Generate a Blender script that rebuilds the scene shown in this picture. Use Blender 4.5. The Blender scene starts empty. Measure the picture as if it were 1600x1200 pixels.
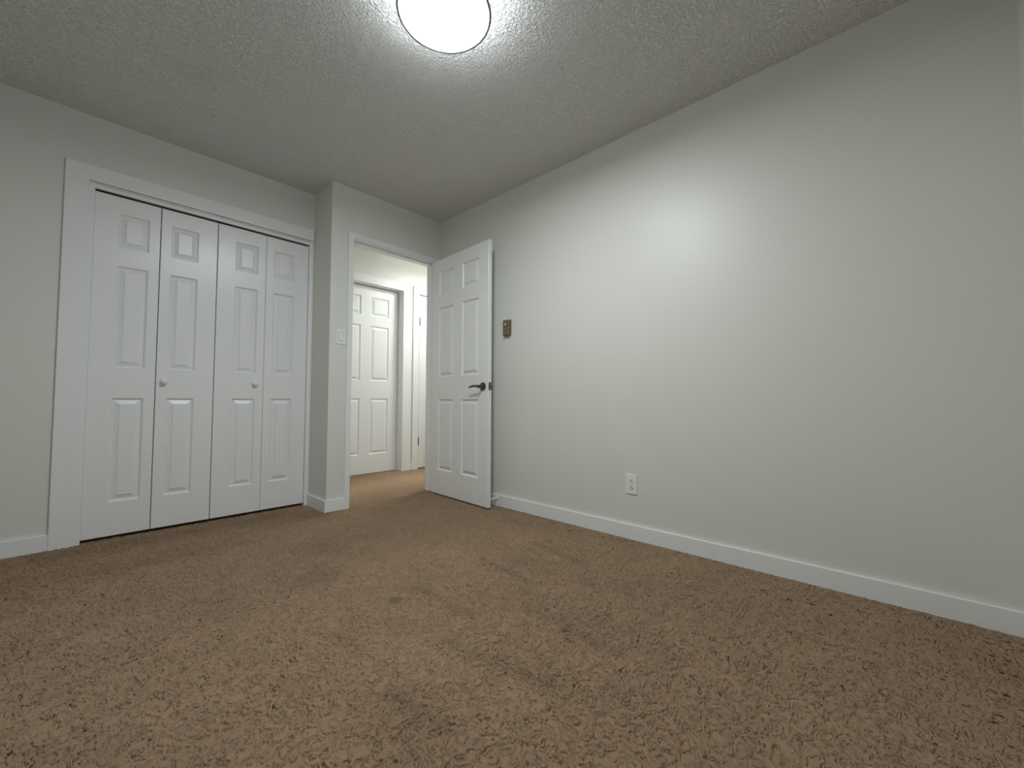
import bpy, bmesh, math
import numpy as np
from mathutils import Vector, Matrix

S = bpy.context.scene
COL = S.collection

# ------------------------------------------------------------------ camera
F_PX, YAW, PITCH, ROLL, CAM_H = 641.14, 0.820771, 0.0399844, 0.0033423, 0.81134
cd = bpy.data.cameras.new('camera')
cd.sensor_width = 36.0
cd.lens = 36.0 * F_PX / 1600.0
cd.clip_start = 0.02
cam = bpy.data.objects.new('camera', cd)
COL.objects.link(cam)
fw = Vector((math.sin(YAW) * math.cos(PITCH), math.cos(YAW) * math.cos(PITCH), math.sin(PITCH)))
rt0 = Vector((math.cos(YAW), -math.sin(YAW), 0))
up0 = rt0.cross(fw)
rt = rt0 * math.cos(ROLL) + up0 * math.sin(ROLL)
up = up0 * math.cos(ROLL) - rt0 * math.sin(ROLL)
m = Matrix((rt, up, -fw)).transposed().to_4x4()
m.translation = (0, 0, CAM_H)
cam.matrix_world = m
S.camera = cam

# ------------------------------------------------------------------ world, exposure
LAMP, LAMP_SIDE, HALL_LAMP = 96.0, 18.5, 58.0
w = bpy.data.worlds.new('world')
S.world = w
w.use_nodes = True
w.node_tree.nodes['Background'].inputs['Color'].default_value = (0.62, 0.80, 1.0, 1)
w.node_tree.nodes['Background'].inputs['Strength'].default_value = 1.0
S.view_settings.view_transform = 'Standard'
S.view_settings.look = 'None'
S.view_settings.exposure = 0.0
S.view_settings.gamma = 1.0
S.view_settings.use_curve_mapping = False
S.cycles.max_bounces = 12
S.cycles.diffuse_bounces = 8
S.cycles.sample_clamp_indirect = 6.0

# ------------------------------------------------------------------ dimensions (metres)
H = 2.44                   # ceiling
XR = 2.271                 # right wall
XL = -0.75                 # left wall (out of frame)
YF = -0.356                # wall behind the camera
YE = 3.016                 # entry wall, room face
YC = 3.335                 # closet wall, room face
XT = 1.274                 # return wall
T = 0.114                  # wall thickness
YH = 4.150                 # far hallway wall
HX0, HX1 = XT + T, 4.10    # hallway ends
CLX0, CLX1, CLZ = 0.050, 1.241, 2.026      # closet opening
EX0, EX1, EZ = 1.430, 2.225, 2.062         # rough entry opening
CY1 = 4.02                 # closet back

# ------------------------------------------------------------------ materials
def new_mat(name):
    mt = bpy.data.materials.new(name)
    mt.use_nodes = True
    nt = mt.node_tree
    return mt, nt, nt.nodes['Principled BSDF']

def node(nt, typ, **kw):
    n = nt.nodes.new(typ)
    for k, v in kw.items():
        if k in n.inputs:
            n.inputs[k].default_value = v
        else:
            setattr(n, k, v)
    return n

def paint(name, col, rough, bump_scale, bump, spec=0.5, stretch=None, detail=3.0):
    mt, nt, b = new_mat(name)
    b.inputs['Base Color'].default_value = (*col, 1)
    b.inputs['Roughness'].default_value = rough
    b.inputs['Specular IOR Level'].default_value = spec
    tc = node(nt, 'ShaderNodeTexCoord')
    mp = node(nt, 'ShaderNodeMapping')
    if stretch:
        mp.inputs['Scale'].default_value = stretch
    nz = node(nt, 'ShaderNodeTexNoise', Scale=bump_scale, Detail=detail, Roughness=0.6)
    bp = node(nt, 'ShaderNodeBump', Strength=bump, Distance=0.002)
    nt.links.new(tc.outputs['Object'], mp.inputs['Vector'])
    nt.links.new(mp.outputs['Vector'], nz.inputs['Vector'])
    nt.links.new(nz.outputs['Fac'], bp.inputs['Height'])
    nt.links.new(bp.outputs['Normal'], b.inputs['Normal'])
    return mt

def plain(name, col, rough=0.4, metal=0.0):
    mt, nt, b = new_mat(name)
    b.inputs['Base Color'].default_value = (*col, 1)
    b.inputs['Roughness'].default_value = rough
    b.inputs['Metallic'].default_value = metal
    tc = node(nt, 'ShaderNodeTexCoord')
    nz = node(nt, 'ShaderNodeTexNoise', Scale=180.0, Detail=2.0)
    bp = node(nt, 'ShaderNodeBump', Strength=0.04, Distance=0.001)
    nt.links.new(tc.outputs['Object'], nz.inputs['Vector'])
    nt.links.new(nz.outputs['Fac'], bp.inputs['Height'])
    nt.links.new(bp.outputs['Normal'], b.inputs['Normal'])
    return mt

M_WALL = paint('wall_paint', (0.70, 0.705, 0.66), 0.43, 220.0, 0.12, 0.5)
M_TRIM = paint('trim_paint', (0.80, 0.81, 0.82), 0.38, 90.0, 0.05, 0.5)
M_DOOR = paint('door_paint', (0.80, 0.81, 0.815), 0.28, 60.0, 0.30, 0.5, stretch=(6.0, 6.0, 0.35))
M_PLASTIC = plain('white_plastic', (0.80, 0.80, 0.80), 0.3)
M_SLOT = plain('dark_slot', (0.02, 0.02, 0.02), 0.6)
M_BRONZE = plain('aged_nickel', (0.15, 0.13, 0.105), 0.22, 1.0)
M_BRASS = plain('dull_brass', (0.28, 0.22, 0.13), 0.35, 1.0)
M_HINGE = plain('hinge_metal', (0.014, 0.012, 0.011), 0.6)
M_THERMO = plain('thermostat_tan', (0.20, 0.152, 0.094), 0.4)
M_THERMO_DK = plain('thermostat_brown', (0.035, 0.026, 0.015), 0.5)
M_THERMO_SIDE = plain('thermostat_olive', (0.13, 0.11, 0.055), 0.5)
M_RIM = plain('lamp_rim', (0.24, 0.225, 0.24), 0.4)
M_RUBBER = plain('white_rubber', (0.75, 0.75, 0.72), 0.6)
M_STEEL = plain('steel', (0.55, 0.55, 0.55), 0.3, 1.0)

def emit_mat(name, col, strength):
    mt, nt, b = new_mat(name)
    b.inputs['Base Color'].default_value = (0.8, 0.8, 0.8, 1)
    b.inputs['Emission Color'].default_value = (*col, 1)
    b.inputs['Emission Strength'].default_value = strength
    return mt

M_LAMP = emit_mat('lit_diffuser', (0.93, 0.985, 1.0), LAMP)
M_LAMP_SIDE = emit_mat('lit_diffuser_side', (0.90, 0.97, 1.0), LAMP_SIDE)
M_HLAMP = emit_mat('lit_hall_diffuser', (0.97, 1.0, 0.96), HALL_LAMP)
M_HLAMP_SIDE = emit_mat('lit_hall_diffuser_side', (0.97, 1.0, 0.96), HALL_LAMP * .42)

def ceiling_mat():
    mt, nt, b = new_mat('stippled_ceiling')
    b.inputs['Roughness'].default_value = 0.75
    b.inputs['Specular IOR Level'].default_value = 0.25
    tc = node(nt, 'ShaderNodeTexCoord')
    nz = node(nt, 'ShaderNodeTexNoise', Scale=80.0, Detail=3.0, Roughness=0.55, Distortion=0.5)
    cr = node(nt, 'ShaderNodeValToRGB')
    cr.color_ramp.elements[0].position = 0.40
    cr.color_ramp.elements[1].position = 0.66
    bp = node(nt, 'ShaderNodeBump', Strength=1.0, Distance=0.008)
    nt.links.new(tc.outputs['Object'], nz.inputs['Vector'])
    nt.links.new(nz.outputs['Fac'], cr.inputs['Fac'])
    nt.links.new(cr.outputs['Color'], bp.inputs['Height'])
    nt.links.new(bp.outputs['Normal'], b.inputs['Normal'])
    # one faint old smudge
    d = node(nt, 'ShaderNodeVectorMath', operation='DISTANCE')
    d.inputs[1].default_value = (0.396, 2.511, H)
    mr = node(nt, 'ShaderNodeMapRange')
    mr.inputs['From Min'].default_value = 0.02
    mr.inputs['From Max'].default_value = 0.13
    mr.inputs['To Min'].default_value = 0.12
    mr.inputs['To Max'].default_value = 0.0
    mx = node(nt, 'ShaderNodeMix', data_type='RGBA')
    mx.inputs['A'].default_value = (0.86, 0.86, 0.845, 1)
    mx.inputs['B'].default_value = (0.42, 0.42, 0.40, 1)
    nt.links.new(tc.outputs['Object'], d.inputs[0])
    nt.links.new(d.outputs['Value'], mr.inputs['Value'])
    nt.links.new(mr.outputs['Result'], mx.inputs['Factor'])
    nt.links.new(mx.outputs['Result'], b.inputs['Base Color'])
    return mt

def carpet_mat():
    mt, nt, b = new_mat('scroll_carpet')
    b.inputs['Roughness'].default_value = 0.95
    b.inputs['Specular IOR Level'].default_value = 0.05
    b.inputs['Sheen Weight'].default_value = 0.12
    b.inputs['Sheen Roughness'].default_value = 0.6
    b.inputs['Sheen Tint'].default_value = (0.9, 0.75, 0.6, 1)
    L = nt.links.new
    tc = node(nt, 'ShaderNodeTexCoord')
    def math_(op, a, bb=None, c=None):
        n = node(nt, 'ShaderNodeMath', operation=op)
        for i, v in enumerate((a, bb, c)):
            if v is None:
                continue
            if isinstance(v, (int, float)):
                n.inputs[i].default_value = v
            else:
                L(v, n.inputs[i])
        return n.outputs[0]
    # sculpted scrolls: evenly spaced contour lines of a soft noise, broken up
    n1 = node(nt, 'ShaderNodeTexNoise', Scale=24.0, Detail=1.0, Roughness=0.4, Distortion=0.25)
    n2 = node(nt, 'ShaderNodeTexNoise', Scale=60.0, Detail=2.0, Roughness=0.5)
    n3 = node(nt, 'ShaderNodeTexNoise', Scale=300.0, Detail=2.5, Roughness=0.65)
    n4 = node(nt, 'ShaderNodeTexNoise', Scale=4.0, Detail=3.0, Roughness=0.55)
    for n in (n1, n2, n3, n4):
        L(tc.outputs['Object'], n.inputs['Vector'])
    f = math_('MULTIPLY_ADD', n1.outputs['Fac'], 7.0, math_('MULTIPLY', n2.outputs['Fac'], 0.8))
    tri = math_('MULTIPLY', math_('ABSOLUTE', math_('SUBTRACT', math_('FRACT', f), 0.5)), 2.0)
    ridge = node(nt, 'ShaderNodeMapRange', interpolation_type='SMOOTHSTEP')
    ridge.inputs['From Min'].default_value = 0.02
    ridge.inputs['From Max'].default_value = 0.75
    L(tri, ridge.inputs['Value'])
    brk = node(nt, 'ShaderNodeMapRange', interpolation_type='SMOOTHSTEP')   # fills some grooves
    brk.inputs['From Min'].default_value = 0.50
    brk.inputs['From Max'].default_value = 0.66
    L(n2.outputs['Fac'], brk.inputs['Value'])
    hgt = math_('MAXIMUM', ridge.outputs['Result'], math_('MULTIPLY', brk.outputs['Result'], 0.75))
    hgt = math_('MULTIPLY_ADD', n3.outputs['Fac'], 0.9, hgt)
    dsp = node(nt, 'ShaderNodeDisplacement', Midlevel=1.0, Scale=0.0088)
    L(hgt, dsp.inputs['Height'])
    L(dsp.outputs['Displacement'], nt.nodes['Material Output'].inputs['Displacement'])
    # colour: tufts vary, matted streaks, spots and painted hall light come from a vertex attribute
    at = node(nt, 'ShaderNodeAttribute', attribute_name='wear_light')
    mx = node(nt, 'ShaderNodeMix', data_type='RGBA')
    mx.inputs['A'].default_value = (0.294, 0.198, 0.123, 1)
    mx.inputs['B'].default_value = (0.410, 0.285, 0.188, 1)
    L(n3.outputs['Fac'], mx.inputs['Factor'])
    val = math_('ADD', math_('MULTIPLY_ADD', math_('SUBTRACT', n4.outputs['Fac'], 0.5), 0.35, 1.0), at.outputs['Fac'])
    sc = node(nt, 'ShaderNodeMix', data_type='RGBA', blend_type='MULTIPLY')
    sc.inputs['Factor'].default_value = 1.0
    cb = node(nt, 'ShaderNodeCombineColor')
    for i in range(3):
        L(val, cb.inputs[i])
    L(mx.outputs['Result'], sc.inputs['A'])
    L(cb.outputs[0], sc.inputs['B'])
    L(sc.outputs['Result'], b.inputs['Base Color'])
    mt.displacement_method = 'BOTH'
    return mt

M_CEIL = ceiling_mat()
M_CARPET = carpet_mat()

def glass_mat():
    mt, nt, b = new_mat('window_glass')
    tr = node(nt, 'ShaderNodeBsdfTransparent')
    gl = node(nt, 'ShaderNodeBsdfGlossy', Roughness=0.02)
    fr = node(nt, 'ShaderNodeFresnel', IOR=1.45)
    mx = node(nt, 'ShaderNodeMixShader')
    nt.links.new(fr.outputs[0], mx.inputs[0])
    nt.links.new(tr.outputs[0], mx.inputs[1])
    nt.links.new(gl.outputs[0], mx.inputs[2])
    nt.links.new(mx.outputs[0], nt.nodes['Material Output'].inputs['Surface'])
    return mt
M_GLASS = glass_mat()

# ------------------------------------------------------------------ mesh helpers
def bx(bm, x0, x1, y0, y1, z0, z1, bev=0.0):
    vs = [bm.verts.new((x, y, z)) for z in (z0, z1) for y in (y0, y1) for x in (x0, x1)]
    fs = [(0, 2, 3, 1), (4, 5, 7, 6), (0, 1, 5, 4), (2, 6, 7, 3), (0, 4, 6, 2), (1, 3, 7, 5)]
    faces = [bm.faces.new([vs[i] for i in f]) for f in fs]
    if bev > 0:
        edges = list({e for f in faces for e in f.edges})
        bmesh.ops.bevel(bm, geom=edges, offset=bev, segments=2, profile=0.5, affect='EDGES')

def lathe(bm, prof, centre, axis, seg=32):
    """prof: (radius, distance along axis); closed where the radius is 0"""
    a = Vector(axis).normalized()
    u = a.orthogonal().normalized()
    v = a.cross(u)
    c = Vector(centre)
    rings = []
    for r, t in prof:
        if r < 1e-6:
            rings.append([bm.verts.new(c + a * t)])
        else:
            rings.append([bm.verts.new(c + a * t + (u * math.cos(2 * math.pi * k / seg) + v * math.sin(2 * math.pi * k / seg)) * r) for k in range(seg)])
    for A, B in zip(rings, rings[1:]):
        for k in range(seg):
            l = (k + 1) % seg
            if len(A) == 1 and len(B) == 1:
                continue
            if len(A) == 1:
                bm.faces.new((A[0], B[k], B[l]))
            elif len(B) == 1:
                bm.faces.new((A[k], B[0], A[l]))
            else:
                bm.faces.new((A[k], B[k], B[l], A[l]))

def sweep(bm, pts, rads, seg=14, squash=1.0):
    pts = [Vector(p) for p in pts]
    rings = []
    ref = Vector((0, 0, 1))
    for i, p in enumerate(pts):
        t = (pts[min(i + 1, len(pts) - 1)] - pts[max(i - 1, 0)]).normalized()
        u = t.cross(ref)
        u = u.normalized() if u.length > 1e-4 else t.orthogonal().normalized()
        v = u.cross(t).normalized()
        r = rads[i]
        rings.append([bm.verts.new(p + u * math.cos(2 * math.pi * k / seg) * r * squash + v * math.sin(2 * math.pi * k / seg) * r) for k in range(seg)])
    for A, B in zip(rings, rings[1:]):
        for k in range(seg):
            bm.faces.new((A[k], A[(k + 1) % seg], B[(k + 1) % seg], B[k]))
    bm.faces.new(rings[0][::-1])
    bm.faces.new(rings[-1])

def obj(name, bm, mat, parent=None, smooth=False):
    bmesh.ops.recalc_face_normals(bm, faces=bm.faces[:])
    me = bpy.data.meshes.new(name)
    bm.to_mesh(me)
    bm.free()
    me.materials.append(mat)
    if smooth:
        me.polygons.foreach_set('use_smooth', [True] * len(me.polygons))
        me.set_sharp_from_angle(angle=math.radians(40))
    o = bpy.data.objects.new(name, me)
    COL.objects.link(o)
    o.parent = parent
    return o

def tag(o, label, cat, group=None, kind=None):
    o['label'] = label
    o['category'] = cat
    if group:
        o['group'] = group
    if kind:
        o['kind'] = kind
    return o

def struct(name, bm, mat, label, cat):
    return tag(obj(name, bm, mat), label, cat, kind='structure')

def empty(name, loc, rotz=0.0):
    o = bpy.data.objects.new(name, None)
    o.empty_display_size = 0.1
    COL.objects.link(o)
    o.location = loc
    o.rotation_euler = (0, 0, rotz)
    return o

def boxes(*bb, bev=0.0):
    bm = bmesh.new()
    for b in bb:
        bx(bm, *b, bev=bev)
    return bm

# ------------------------------------------------------------------ floor: one carpet through room, closet and hall
def make_floor():
    def span(*segs):
        out = [segs[0][0]]
        for a, b, s in segs:
            n = max(1, int(round((b - a) / s)))
            out += [a + (b - a) * (k + 1) / n for k in range(n)]
        return np.array(out)
    xs = span((XL - .05, -0.32, .03), (-0.32, XR + .03, .0046), (XR + .03, HX1 + .05, .06))
    ys = span((YF - .05, 0.02, .03), (0.02, 1.85, .0046), (1.85, 3.36, .0085), (3.36, YH + .15, .02))
    nx, ny = len(xs), len(ys)
    X, Y = np.meshgrid(xs, ys)
    wear_light = np.zeros_like(X)
    def seg(x0, y0, x1, y1, wid, amp):
        dx, dy = x1 - x0, y1 - y0
        l2 = max(dx * dx + dy * dy, 1e-9)
        t = np.clip(((X - x0) * dx + (Y - y0) * dy) / l2, 0, 1)
        d2 = (X - x0 - t * dx) ** 2 + (Y - y0 - t * dy) ** 2
        return amp * np.exp(-d2 / (2 * wid * wid))
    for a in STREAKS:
        wear_light += seg(*a)
    for x0, y0, r, amp in SPOTS:
        rr = r * (1 + 0.35 * np.sin(37 * X + 11) * np.cos(41 * Y))
        wear_light += amp * np.exp(-(((X - x0) ** 2 + (Y - y0) ** 2) / rr ** 2) ** 2)
    me = bpy.data.meshes.new('floor')
    xc = (xs[:-1] + xs[1:]) / 2
    yc = (ys[:-1] + ys[1:]) / 2
    XC, YCc = np.meshgrid(xc, yc)
    keep = (XC < XR + .03) | (YCc > YE + 0.05)
    I, J = np.nonzero(keep)
    q = np.stack([I * nx + J, I * nx + J + 1, (I + 1) * nx + J + 1, (I + 1) * nx + J], 1)
    used = np.unique(q)
    remap = np.full(nx * ny, -1)
    remap[used] = np.arange(len(used))
    q = remap[q]
    co = np.stack([X.ravel(), Y.ravel(), np.zeros(nx * ny)], 1)[used]
    me.vertices.add(len(used))
    me.vertices.foreach_set('co', co.ravel())
    me.loops.add(q.size)
    me.loops.foreach_set('vertex_index', q.ravel().astype(np.int32))
    me.polygons.add(len(q))
    me.polygons.foreach_set('loop_start', np.arange(0, q.size, 4, dtype=np.int32))
    me.polygons.foreach_set('use_smooth', np.ones(len(q), dtype=bool))
    me.update(calc_edges=True)
    at = me.attributes.new('wear_light', 'FLOAT', 'POINT')
    at.data.foreach_set('value', wear_light.ravel()[used].astype(np.float32))
    me.materials.append(M_CARPET)
    o = bpy.data.objects.new('floor', me)
    COL.objects.link(o)
    return tag(o, 'brown wall to wall carpet with sculpted scroll pile', 'floor', kind='structure')

# vacuum and furniture tracks left in the pile, plus painted hall light: x0, y0, x1, y1, width, tone
STREAKS = [
    (1.46, 1.55, 1.41, 1.20, .016, -.18), (1.04, 1.52, 1.06, 1.20, .018, -.18),
    (0.88, 1.12, 0.96, 0.73, .022, -.22), (0.64, 1.42, 0.66, 1.29, .016, -.14),
    (0.62, 1.04, 0.66, 0.82, .018, -.16), (1.82, 1.53, 1.76, 1.12, .020, -.14),
    (1.64, 1.12, 1.94, 0.64, .014, .10), (1.25, 1.05, 1.22, 0.68, .020, -.14),
    (1.30, 1.25, 1.34, 0.60, .10, -.08), (1.60, 1.30, 1.75, 0.60, .12, -.10),
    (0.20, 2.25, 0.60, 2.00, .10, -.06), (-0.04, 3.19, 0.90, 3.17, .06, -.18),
    (-0.10, 2.95, 0.80, 2.98, .02, .10), (0.10, 2.75, 0.90, 2.70, .05, -.10),
    (1.00, 3.20, 1.22, 3.00, .10, -.14), (-0.11, 2.28, 0.10, 1.97, .03, .08),
    (0.75, 1.25, 0.78, 0.75, .09, .09), (0.35, 1.6, 0.40, 1.0, .12, .06),
    (1.50, 3.02, 2.18, 3.03, .010, -.22), (1.45, 3.62, 2.9, 3.66, .26, .62),  # broad bright band: hall light put into the carpet colour
    (1.10, 2.35, 1.60, 2.20, .18, -.06), (1.05, 1.75, 1.35, 1.80, .10, .06),
]
SPOTS = [
    (0.92, 1.495, .028, -.38), (2.15, 1.50, .020, -.32), (2.18, 1.44, .020, -.30), (1.21, 0.87, .020, -.26),
    (0.80, 1.95, .12, -.18), (1.74, 0.26, .035, -.15), (1.06, 1.46, .018, -.20), (0.96, 2.30, .14, -.10),
]
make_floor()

# ------------------------------------------------------------------ shell
struct('ceiling', boxes((XL - T, HX1 + T, YF - T, YH + T + .3, H, H + .08)), M_CEIL,
       'white ceiling with a rough stippled texture', 'ceiling')
struct('wall_right', boxes((XR, XR + T, YF - T, YE, 0, H)), M_WALL, 'long plain cream wall on the right', 'wall')
struct('wall_left', boxes((XL - T, XL, YF - T, CY1, 0, H)), M_WALL, 'cream side wall left of the closet, outside the view', 'wall')
WX0, WX1, WZ0, WZ1 = -0.45, 0.95, 0.95, 2.05     # bedroom window behind the camera
struct('wall_front', boxes((XL, WX0, YF - T, YF, 0, H), (WX1, XR, YF - T, YF, 0, H),
                           (WX0, WX1, YF - T, YF, 0, WZ0), (WX0, WX1, YF - T, YF, WZ1, H)), M_WALL,
       'cream wall with the window, a sliver at the right edge', 'wall')
struct('wall_back', boxes((XL, CLX0, YC, YC + T, 0, H), (CLX1, XT, YC, YC + T, 0, H), (CLX0, CLX1, YC, YC + T, CLZ + .03, H)), M_WALL,
       'cream wall around the white closet doors', 'wall')
struct('wall_return', boxes((XT, XT + T, YE + .0, CY1, 0, H)), M_WALL,
       'narrow shaded cream wall face between closet and doorway', 'wall')
struct('wall_entry', boxes((XT + T, EX0, YE, YE + T, 0, H), (XT, XT + T, YE - .0005, YE, 0, H), (EX1, XR + T, YE, YE + T, 0, H), (EX0, EX1, YE, YE + T, EZ, H)), M_WALL,
       'cream wall around the open bedroom doorway', 'wall')
struct('wall_closet', boxes((XL, XT, CY1, CY1 + .1, 0, H)), M_WALL, 'back wall inside the closet', 'wall')
# hallway
HD0, HD1 = 1.795, 2.590      # first hall doorway
HE0, HE1 = 2.806, 3.585      # second hall doorway
HZ = 2.077
struct('wall_hall', boxes((HX0, HD0, YH, YH + T, 0, H), (HD1, HE0, YH, YH + T, 0, H), (HE1, HX1, YH, YH + T, 0, H),
                          (HD0, HD1, YH, YH + T, HZ, H), (HE0, HE1, YH, YH + T, HZ, H)), M_WALL,
       'brightly lit cream hallway wall above the hallway doors', 'wall')
struct('wall_hall_end', boxes((HX1, HX1 + T, YE, YH + T, 0, H)), M_WALL, 'end wall of the hallway', 'wall')
struct('wall_hall_near', boxes((XR + T, HX1, YE, YE + T, 0, H)), M_WALL, 'hallway wall behind the bedroom', 'wall')
struct('wall_hall_left', boxes((XT + T - .02, XT + T, CY1, YH + T, 0, H)), M_WALL, 'left end wall of the hallway', 'wall')
struct('wall_beyond', boxes((HX0, HX1, YH + T + .22, YH + T + .26, 0, H)), M_WALL, 'wall behind the closed hallway doors', 'wall')

# ------------------------------------------------------------------ baseboards
BH, BT = 0.086, 0.015
def baseboard(name, label, x0, x1, y0, y1):
    return struct(name, boxes((x0, x1, y0, y1, 0, BH), bev=0.0015), M_TRIM, label, 'baseboard')
baseboard('baseboard_right', 'long white baseboard along the right wall', XR - BT, XR, YF, YE - .001)
baseboard('baseboard_back', 'white baseboard left of the closet casing', XL, -0.0615, YC - BT, YC)
baseboard('baseboard_return', 'short white baseboard on the wall beside the closet', XT - BT, XT, YE - .0005, YC)
baseboard('baseboard_entry', 'short white baseboard under the light switch', XT - BT, 1.402, YE - BT, YE - .0005)
baseboard('baseboard_left', 'white baseboard on the side wall', XL, XL + BT, YF, YC - BT)
baseboard('baseboard_front', 'white baseboard below the bedroom window', XL + BT, XR - BT, YF, YF + BT)
baseboard('baseboard_hall', 'short white base block between the two hallway door casings', 2.7055, 2.7265, YH - BT, YH)

# ------------------------------------------------------------------ closet casing and jamb
struct('trim_1', boxes((-0.061, 0.032, YC - .016, YC, 0, 2.147), (0.032, 1.266, YC - .016, YC, 2.0595, 2.147)), M_TRIM,
       'wide white casing around the closet doors', 'trim')
JB = boxes((0.0325, 0.057, YC - .004, YC + T, 0, 2.049), (1.238, 1.264, YC - .006, YC, 0, 2.049), (1.238, 1.241, YC, YC + T, 0, 2.049),
           (0.057, 1.238, YC + .001, YC + .02, 2.027, 2.049), (0.0325, 1.263, YC - .0075, YC, 2.0495, 2.0545))
struct('trim_2', JB, M_TRIM, 'thin white jamb strip round the closet opening', 'trim')

# ------------------------------------------------------------------ moulded doors
def slab(w, h, t, panels, c=0.0025):
    """door slab x 0..w, z 0..h; front y=0, back y=t; raised panels in both faces"""
    bm = bmesh.new()
    xs = sorted({c, w - c} | {p[0] for p in panels} | {p[1] for p in panels})
    zs = sorted({c, h - c} | {p[2] for p in panels} | {p[3] for p in panels})
    for face in (0, 1):
        sg = 1 if face == 0 else -1
        y0 = 0.0 if face == 0 else t
        V = {}
        def v(x, z, d=0.0):
            k = (round(x, 5), round(z, 5), round(d, 5))
            if k not in V:
                V[k] = bm.verts.new((x, y0 + sg * d, z))
            return V[k]
        for i in range(len(xs) - 1):
            for j in range(len(zs) - 1):
                a, b, cc, d = xs[i], xs[i + 1], zs[j], zs[j + 1]
                if any(p[0] <= a + 1e-6 and p[1] >= b - 1e-6 and p[2] <= cc + 1e-6 and p[3] >= d - 1e-6 for p in panels):
                    continue
                bm.faces.new((v(a, cc), v(b, cc), v(b, d), v(a, d)))
        for (a, b, cc, d) in panels:
            prof = [(0, 0), (.0015, .003), (.006, .0075), (.0095, .0115), (.0125, .0115), (.0340, .0040), (.0355, .0005)]
            for (i1, d1), (i2, d2) in zip(prof, prof[1:]):
                o = [(a + i1, cc + i1), (b - i1, cc + i1), (b - i1, d - i1), (a + i1, d - i1)]
                n = [(a + i2, cc + i2), (b - i2, cc + i2), (b - i2, d - i2), (a + i2, d - i2)]
                for k in range(4):
                    l = (k + 1) % 4
                    bm.faces.new((v(*o[k], d1), v(*o[l], d1), v(*n[l], d2), v(*n[k], d2)))
            i2, d2 = prof[-1]
            bm.faces.new((v(a + i2, cc + i2, d2), v(b - i2, cc + i2, d2), v(b - i2, d - i2, d2), v(a + i2, d - i2, d2)))
        # chamfers and half of the edge
        ex = [(c, c), (w - c, c), (w - c, h - c), (c, h - c)]
        ox = [(0, 0), (w, 0), (w, h), (0, h)]
        for k in range(4):
            l = (k + 1) % 4
            p0, p1, q0, q1 = ex[k], ex[l], ox[k], ox[l]
            A, B = bm.verts.new((p0[0], y0, p0[1])), bm.verts.new((p1[0], y0, p1[1]))
            yc_ = y0 + sg * c
            Cc, D = bm.verts.new((q1[0], yc_, q1[1])), bm.verts.new((q0[0], yc_, q0[1]))
            E_, Fv = bm.verts.new((q1[0], t / 2, q1[1])), bm.verts.new((q0[0], t / 2, q0[1]))
            bm.faces.new((A, B, Cc, D))
            bm.faces.new((D, Cc, E_, Fv))
    bmesh.ops.remove_doubles(bm, verts=bm.verts[:], dist=1e-5)
    return bm

ROWS = [(0.195, 0.797), (0.976, 1.580), (1.691, 1.893)]
LW, LH, LZ = 0.2925, 1.993, 0.020
def closet_leaf(wide_left):
    a, b = (0.103, 0.242) if wide_left else (0.051, 0.190)
    return slab(LW, LH, 0.032, [(a, b, z0, z1) for z0, z1 in ROWS])

def knob(parent, x, z):
    bm = bmesh.new()
    lathe(bm, [(0.0, 0.0), (.009, 0.0), (.008, .010), (.010, .014), (.0165, .019), (.0185, .025), (.0165, .031), (.010, .0345), (0, .0355)],
          (x, 0, z), (0, -1, 0), 28)
    return obj('knob', bm, M_PLASTIC, parent, True)

LEFTS = [0.0572, 0.3535, 0.6500, 0.9440]
for pair, (i, j, kn, text) in enumerate([
        (0, 1, 0, 'white six panel bifold closet door pair beside the wide closet casing'),
        (2, 3, 1, 'white six panel bifold closet door pair nearest the open doorway')]):
    root = empty('bifold_door', (LEFTS[i], YC + .005, LZ))
    tag(root, text, 'closet door', 'bifold closet doors', 'thing')
    for n, k in enumerate((i, j)):
        leaf = obj('door_leaf', closet_leaf(k in (0, 2)), M_DOOR, root)
        leaf.location = (LEFTS[k] - LEFTS[i], 0, 0)
        if pair == 0 and n == 1:
            knob(leaf, 0.393 - LEFTS[1], 0.924 - LZ)
        if pair == 1 and n == 0:
            knob(leaf, 0.890 - LEFTS[2], 0.926 - LZ)
    for z in (0.25, 1.0, 1.75):      # hinges behind the fold
        obj('hinge', boxes((LW - .02, LW + .023, .032, .0345, z, z + .07)), M_STEEL, root)

# ------------------------------------------------------------------ bedroom doorway
struct('trim_3', boxes((1.402, 1.4405, YE - .011, YE, 0, 2.0925), (2.2145, 2.253, YE - .011, YE, 0, 2.0925),
                       (1.4405, 2.2145, YE - .011, YE, 2.054, 2.0925)), M_TRIM,
       'narrow white casing around the open bedroom doorway', 'trim')
jb = boxes((EX0, 1.4455, YE - .004, YE + T + .004, 0, 2.062), (2.2095, EX1, YE - .004, YE + T + .004, 0, 2.062),
           (1.4455, 2.2095, YE - .004, YE + T + .004, 2.0485, 2.062),
           (1.4455, 1.4565, YE + .040, YE + .075, 0, 2.0375), (2.1985, 2.2095, YE + .040, YE + .075, 0, 2.0375),
           (1.4455, 2.2095, YE + .040, YE + .075, 2.0375, 2.0485))
jamb = struct('trim_4', jb, M_TRIM, 'white jamb lining the open bedroom doorway', 'trim')
bm = boxes((1.4450, 1.4475, YE + .004, YE + .036, 0.888, 0.948), bev=.0008)
obj('strike_plate', bm, M_HINGE, jamb)['label'] = 'dark metal strike plate'
struct('trim_7', boxes((1.36, 1.4405, YE + T, YE + T + .014, 0, 2.06), (2.2145, 2.30, YE + T, YE + T + .014, 0, 2.06),
                       (1.36, 2.30, YE + T, YE + T + .014, 2.0605, 2.14)), M_TRIM, 'white casing on the hallway side of the doorway', 'trim')

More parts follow.
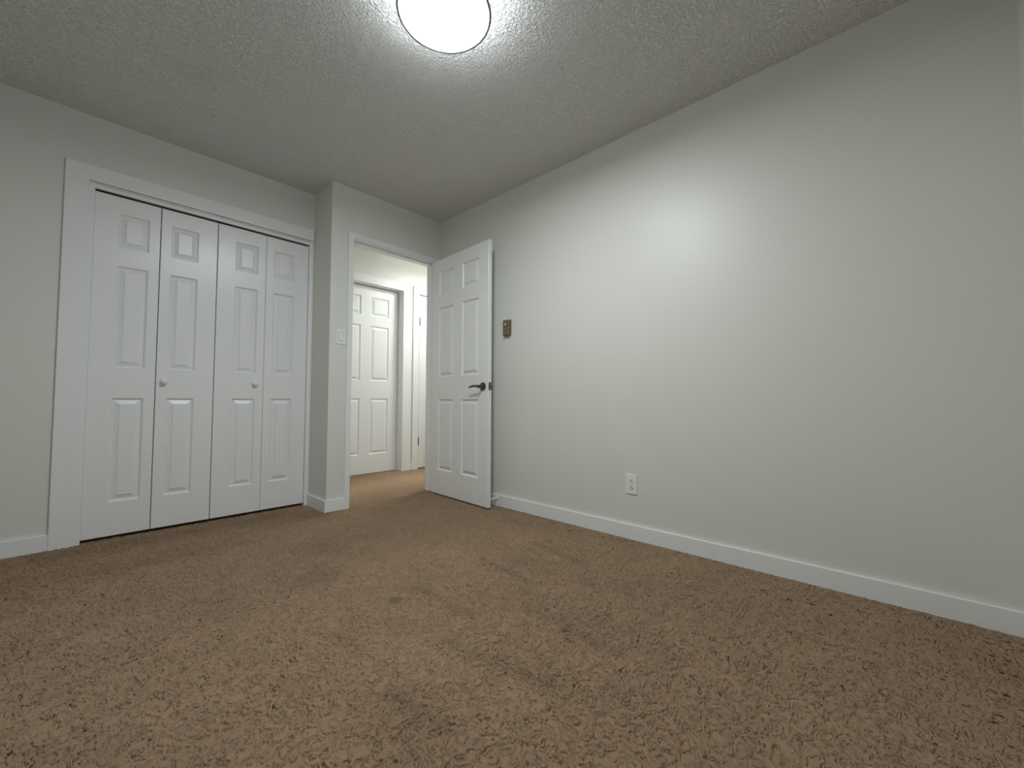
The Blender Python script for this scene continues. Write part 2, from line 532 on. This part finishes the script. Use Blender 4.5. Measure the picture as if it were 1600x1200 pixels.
DW, DH, DT = 0.766, 2.026, 0.035
SIX = [(a, b, z0 - .012, z1 - .012) for a, b in ((.106, .319), (.435, .650)) for z0, z1 in ((.218, .820), (1.012, 1.611), (1.724, 1.929))]
def six_panel(w=DW):
    k = w / DW
    return slab(w, DH, DT, [(a * k, b * k, z0, z1) for a, b, z0, z1 in SIX])

def hinge(parent, x, y, z, hgt=0.09):
    bm = bmesh.new()
    lathe(bm, [(0, -.003), (.004, -.002), (.0055, 0), (.0055, hgt), (.004, hgt + .002), (0, hgt + .003)], (x, y, z), (0, 0, 1), 12)
    bx(bm, x - .001, x + .001, y, y + .025, z, z + hgt)
    return obj('hinge', bm, M_HINGE, parent, True)

# local x runs from hinge to free edge, local -y is the face towards the room
ang = math.atan2(-.773, -.043)
d1 = tag(obj('door_1', six_panel(), M_DOOR), 'open white six panel bedroom door with a lever handle', 'door', kind='structure')
d1.location = (2.168, 2.990, 0.012)
d1.rotation_euler = (0, 0, ang)
for z in (0.18, 0.97, 1.78):
    hinge(d1, -.006, DT + .001, z)
def lever(parent, side):
    s = -1 if side == 'front' else 1
    y0 = 0.0 if side == 'front' else DT
    zc = 0.916 - .012
    xc = 0.706
    bm = bmesh.new()
    lathe(bm, [(0, 0), (.032, 0), (.0325, .003), (.030, .008), (.022, .011), (.0135, .013), (.0115, .020), (.0105, .040), (.0125, .043), (.0125, .052), (.008, .055), (0, .055)],
          (xc, y0, zc), (0, s, 0), 32)
    yl = y0 + s * .047
    pts = [(xc + .006, yl, zc), (xc - .012, yl, zc + .001), (xc - .035, yl + s * .003, zc + .004), (xc - .060, yl + s * .004, zc + .003),
           (xc - .085, yl + s * .003, zc + .000), (xc - .108, yl + s * .001, zc - .004), (xc - .118, yl - s * .003, zc - .006)]
    sweep(bm, pts, [.0085, .0095, .0092, .0090, .0085, .0075, .0045], squash=.72)
    o = obj('door_lever', bm, M_BRONZE, parent, True)
    o['label'] = 'aged nickel lever handle'
lever(d1, 'front')
lever(d1, 'back')
bm = boxes((DW - .0005, DW + .0018, .005, .030, .918 - .012 - .030, .918 - .012 + .030), bev=.0006)
lp = obj('latch_plate', bm, M_BRASS, d1)
lp['label'] = 'brass latch plate in the door edge'
bm = boxes((DW + .0018, DW + .012, .011, .023, .918 - .012 - .008, .918 - .012 + .008), bev=.002)
obj('latch_bolt', bm, M_BRASS, lp)

# ------------------------------------------------------------------ hallway doors
struct('trim_5', boxes((2.590, 2.705, YH - .022, YH, 0, 2.0765), (1.680, 1.795, YH - .022, YH, 0, 2.0765), (1.680, 2.705, YH - .0222, YH, 2.077, 2.164),
                       (2.586, 2.5935, YH - .004, YH + T, 0, 2.084), (1.7915, 1.799, YH - .004, YH + T, 0, 2.084), (1.795, 2.590, YH - .004, YH + T, 2.0765, 2.084),
                       bev=.001), M_TRIM, 'white casing of the hallway door facing the bedroom', 'trim')
struct('trim_6', boxes((2.727, 2.806, YH - .022, YH, 0, 2.0765), (3.585, 3.664, YH - .022, YH, 0, 2.0765), (2.727, 3.664, YH - .0222, YH, 2.077, 2.164),
                       (2.802, 2.8085, YH - .004, YH + T, 0, 2.084), (3.5825, 3.589, YH - .004, YH + T, 0, 2.084), (2.806, 3.585, YH - .004, YH + T, 2.0765, 2.084),
                       bev=.001), M_TRIM, 'white casing of the hallway door half hidden by the open door', 'trim')
d2 = tag(obj('door_2', six_panel(.778), M_DOOR), 'closed white six panel door across the hallway', 'door', kind='structure')
d2.location = (1.803, YH + .085, 0.006)
d2.scale = (1, 1, 1.0175)
d3 = tag(obj('door_3', six_panel(.766), M_DOOR), 'closed white hallway door with dark hinges beside the open door edge', 'door', kind='structure')
d3.location = (2.8125, YH - .017, 0.012)
d3.scale = (1, 1, 1.0125)
for z in (0.268, 1.672):
    hinge(d3, -.0010, -.007, z)['label'] = 'dark metal hinge'

# ------------------------------------------------------------------ ceiling lights
def ceiling_light(name, loc, mats, label):
    root = empty(name, loc)
    tag(root, label, 'ceiling light')
    bm = bmesh.new()
    lathe(bm, [(0, 0), (.170, 0), (.1745, -.004), (.1745, -.045), (0, -.045)], (0, 0, 0), (0, 0, 1), 64)
    obj('base', bm, M_PLASTIC, root, True)
    bm = bmesh.new()
    lathe(bm, [(0, -.0455), (.176, -.0455), (.1795, -.049), (.1795, -.090), (.1795, -.0965), (.172, -.0985), (.09, -.1005), (0, -.101)], (0, 0, 0), (0, 0, 1), 96)
    d = obj('diffuser', bm, mats[0], root, True)
    d.data.materials.append(mats[1])
    for p in d.data.polygons:
        if p.center.z > -.0966:
            p.material_index = 1
    bm = bmesh.new()
    lathe(bm, [(.1800, -.088), (.1845, -.088), (.1855, -.090), (.1855, -.1005), (.1845, -.1020), (.1765, -.1020), (.1760, -.1003), (.1800, -.0960), (.1800, -.088)], (0, 0, 0), (0, 0, 1), 96)
    obj('trim_ring', bm, M_RIM, root, True)['label'] = 'thin grey rim'
    return root
ceiling_light('ceiling_light', (0.961, 1.268, H), (M_LAMP, M_LAMP_SIDE), 'lit round white flush ceiling light with a thin grey rim')
ceiling_light('ceiling_light', (3.02, 3.47, H), (M_HLAMP, M_HLAMP_SIDE), 'round light on the hallway ceiling, hidden past the doorway')

# ------------------------------------------------------------------ wall devices
# thermostat on the right wall (faces -x)
t = empty('thermostat', (XR, 2.158, 1.368))
tag(t, 'small tan box thermostat on the right wall beside the open door', 'thermostat')
bm = boxes((-.006, 0, -.034, .036, -.060, .060), bev=.001)
obj('base_plate', bm, M_THERMO_SIDE, t)
bm = boxes((-.030, -.006, -.034, .030, -.058, .057), bev=.0025)
cov = obj('cover', bm, M_THERMO, t)
bm = bmesh.new()
for z0, z1 in ((.006, .050), (-.046, -.006)):     # vents in the side
    bx(bm, -.021, -.014, -.0345, -.0335, z0, z1)
obj('side_vent', bm, M_THERMO_DK, cov)
bm = boxes((-.0308, -.0299, -.026, .024, -.0225, -.0200), (-.0308, -.0299, -.016, .018, -.0425, -.0400))
obj('scale_mark', bm, M_THERMO_DK, cov)
bm = bmesh.new()
lathe(bm, [(0, 0), (.0205, 0), (.0205, .003), (.0185, .004), (0, .004)], (-.0295, -.004, .022), (-1, 0, 0), 32)
obj('dial_ring', bm, M_THERMO_DK, t, True)['label'] = 'dark ring round the dial'
bm = bmesh.new()
lathe(bm, [(0, 0), (.0140, 0), (.0140, .0035), (.0125, .005), (0, .005)], (-.0330, -.004, .022), (-1, 0, 0), 32)
dial = obj('dial', bm, plain('dial_tan', (.42, .36, .27), .35), t, True)
dial['label'] = 'pale round dial'
bm = boxes((-.0386, -.0379, -.0048, -.0032, .024, .033))
obj('pointer', bm, M_THERMO_DK, dial)

# outlet on the right wall
o = empty('wall_outlet', (XR, 1.1475, 0.3205))
tag(o, 'white duplex wall outlet low on the right wall', 'outlet')
bm = boxes((-.006, 0, -.0350, .0350, -.0575, .0575), bev=.002)
obj('plate', bm, M_PLASTIC, o)
bm = boxes((-.0076, -.0058, -.0165, .0165, -.0335, .0335), bev=.0008)
rec = obj('receptacle', bm, M_PLASTIC, o)
for zc in (.0185, -.0185):
    bm = boxes((-.0080, -.0074, -.0090, -.0055, zc - .0102, zc - .0012), (-.0080, -.0074, .0053, .0085, zc - .0102, zc - .0020))
    lathe(bm, [(0, 0), (.0038, 0), (.0038, .0006), (0, .0006)], (-.0075, -.0004, zc + .0062), (-1, 0, 0), 14)
    obj('slots', bm, M_SLOT, rec)

# switch on the entry wall (faces -y)
s = empty('light_switch', (1.3585, YE, 1.2835))
tag(s, 'white rocker light switch beside the bedroom doorway', 'switch')
bm = boxes((-.0345, .0345, -.006, -.0003, -.0575, .0575), bev=.002)
obj('plate', bm, M_PLASTIC, s)
bm = boxes((-.0175, .0175, -.0066, -.0055, -.0345, .0345))
obj('recess', bm, plain('grey_gap', (.35, .35, .35), .5), s)
bm = bmesh.new()
R = [(-.0158, -.0322), (.0158, -.0322), (.0158, .0322), (-.0158, .0322)]
prof = [(-.0322, -.0108), (0, -.0082), (.0322, -.0072)]
vs = [[bm.verts.new((x, y, z)) for z, y in prof] for x in (-.0158, .0158)]
bk = [[bm.verts.new((x, -.0060, z)) for z, y in prof] for x in (-.0158, .0158)]
for k in range(2):
    bm.faces.new((vs[0][k], vs[1][k], vs[1][k + 1], vs[0][k + 1]))
    for i_ in range(2):
        bm.faces.new((vs[i_][k], vs[i_][k + 1], bk[i_][k + 1], bk[i_][k]))
for k in (0, 2):
    bm.faces.new((vs[0][k], vs[1][k], bk[1][k], bk[0][k]))
obj('rocker', bm, M_PLASTIC, s)

# door stop on the right baseboard behind the open door
ds = empty('door_stop', (XR - BT, 2.262, 0.060))
tag(ds, 'small white door stop on the baseboard behind the open door', 'door stop')
bm = bmesh.new()
lathe(bm, [(0, 0), (.013, 0), (.013, .003), (.007, .006), (0, .006)], (0, 0, 0), (-1, 0, 0), 20)
obj('base', bm, M_RUBBER, ds, True)
bm = bmesh.new()
prof = [(0, .005)] + [(.0052 if k % 2 else .0042, .005 + k * .0016) for k in range(34)] + [(0, .0595)]
lathe(bm, prof, (0, 0, 0), (-1, 0, 0), 16)
obj('rod', bm, M_RUBBER, ds, True)
bm = bmesh.new()
lathe(bm, [(0, .058), (.0085, .058), (.0095, .062), (.0090, .070), (.006, .073), (0, .073)], (0, 0, 0), (-1, 0, 0), 20)
obj('bumper', bm, M_RUBBER, ds, True)

# ------------------------------------------------------------------ bedroom window behind the camera
wf = struct('window_1', boxes((WX0, WX0 + .05, YF - .09, YF - .02, WZ0, WZ1), (WX1 - .05, WX1, YF - .09, YF - .02, WZ0, WZ1),
                              (WX0 + .05, WX1 - .05, YF - .09, YF - .02, WZ0, WZ0 + .05), (WX0 + .05, WX1 - .05, YF - .09, YF - .02, WZ1 - .05, WZ1),
                              ((WX0 + WX1) / 2 - .025, (WX0 + WX1) / 2 + .025, YF - .08, YF - .03, WZ0 + .05, WZ1 - .05)), M_TRIM,
            'white framed bedroom window behind the viewpoint', 'window')
obj('pane', boxes((WX0 + .05, WX1 - .05, YF - .058, YF - .054, WZ0 + .05, WZ1 - .05)), M_GLASS, wf)
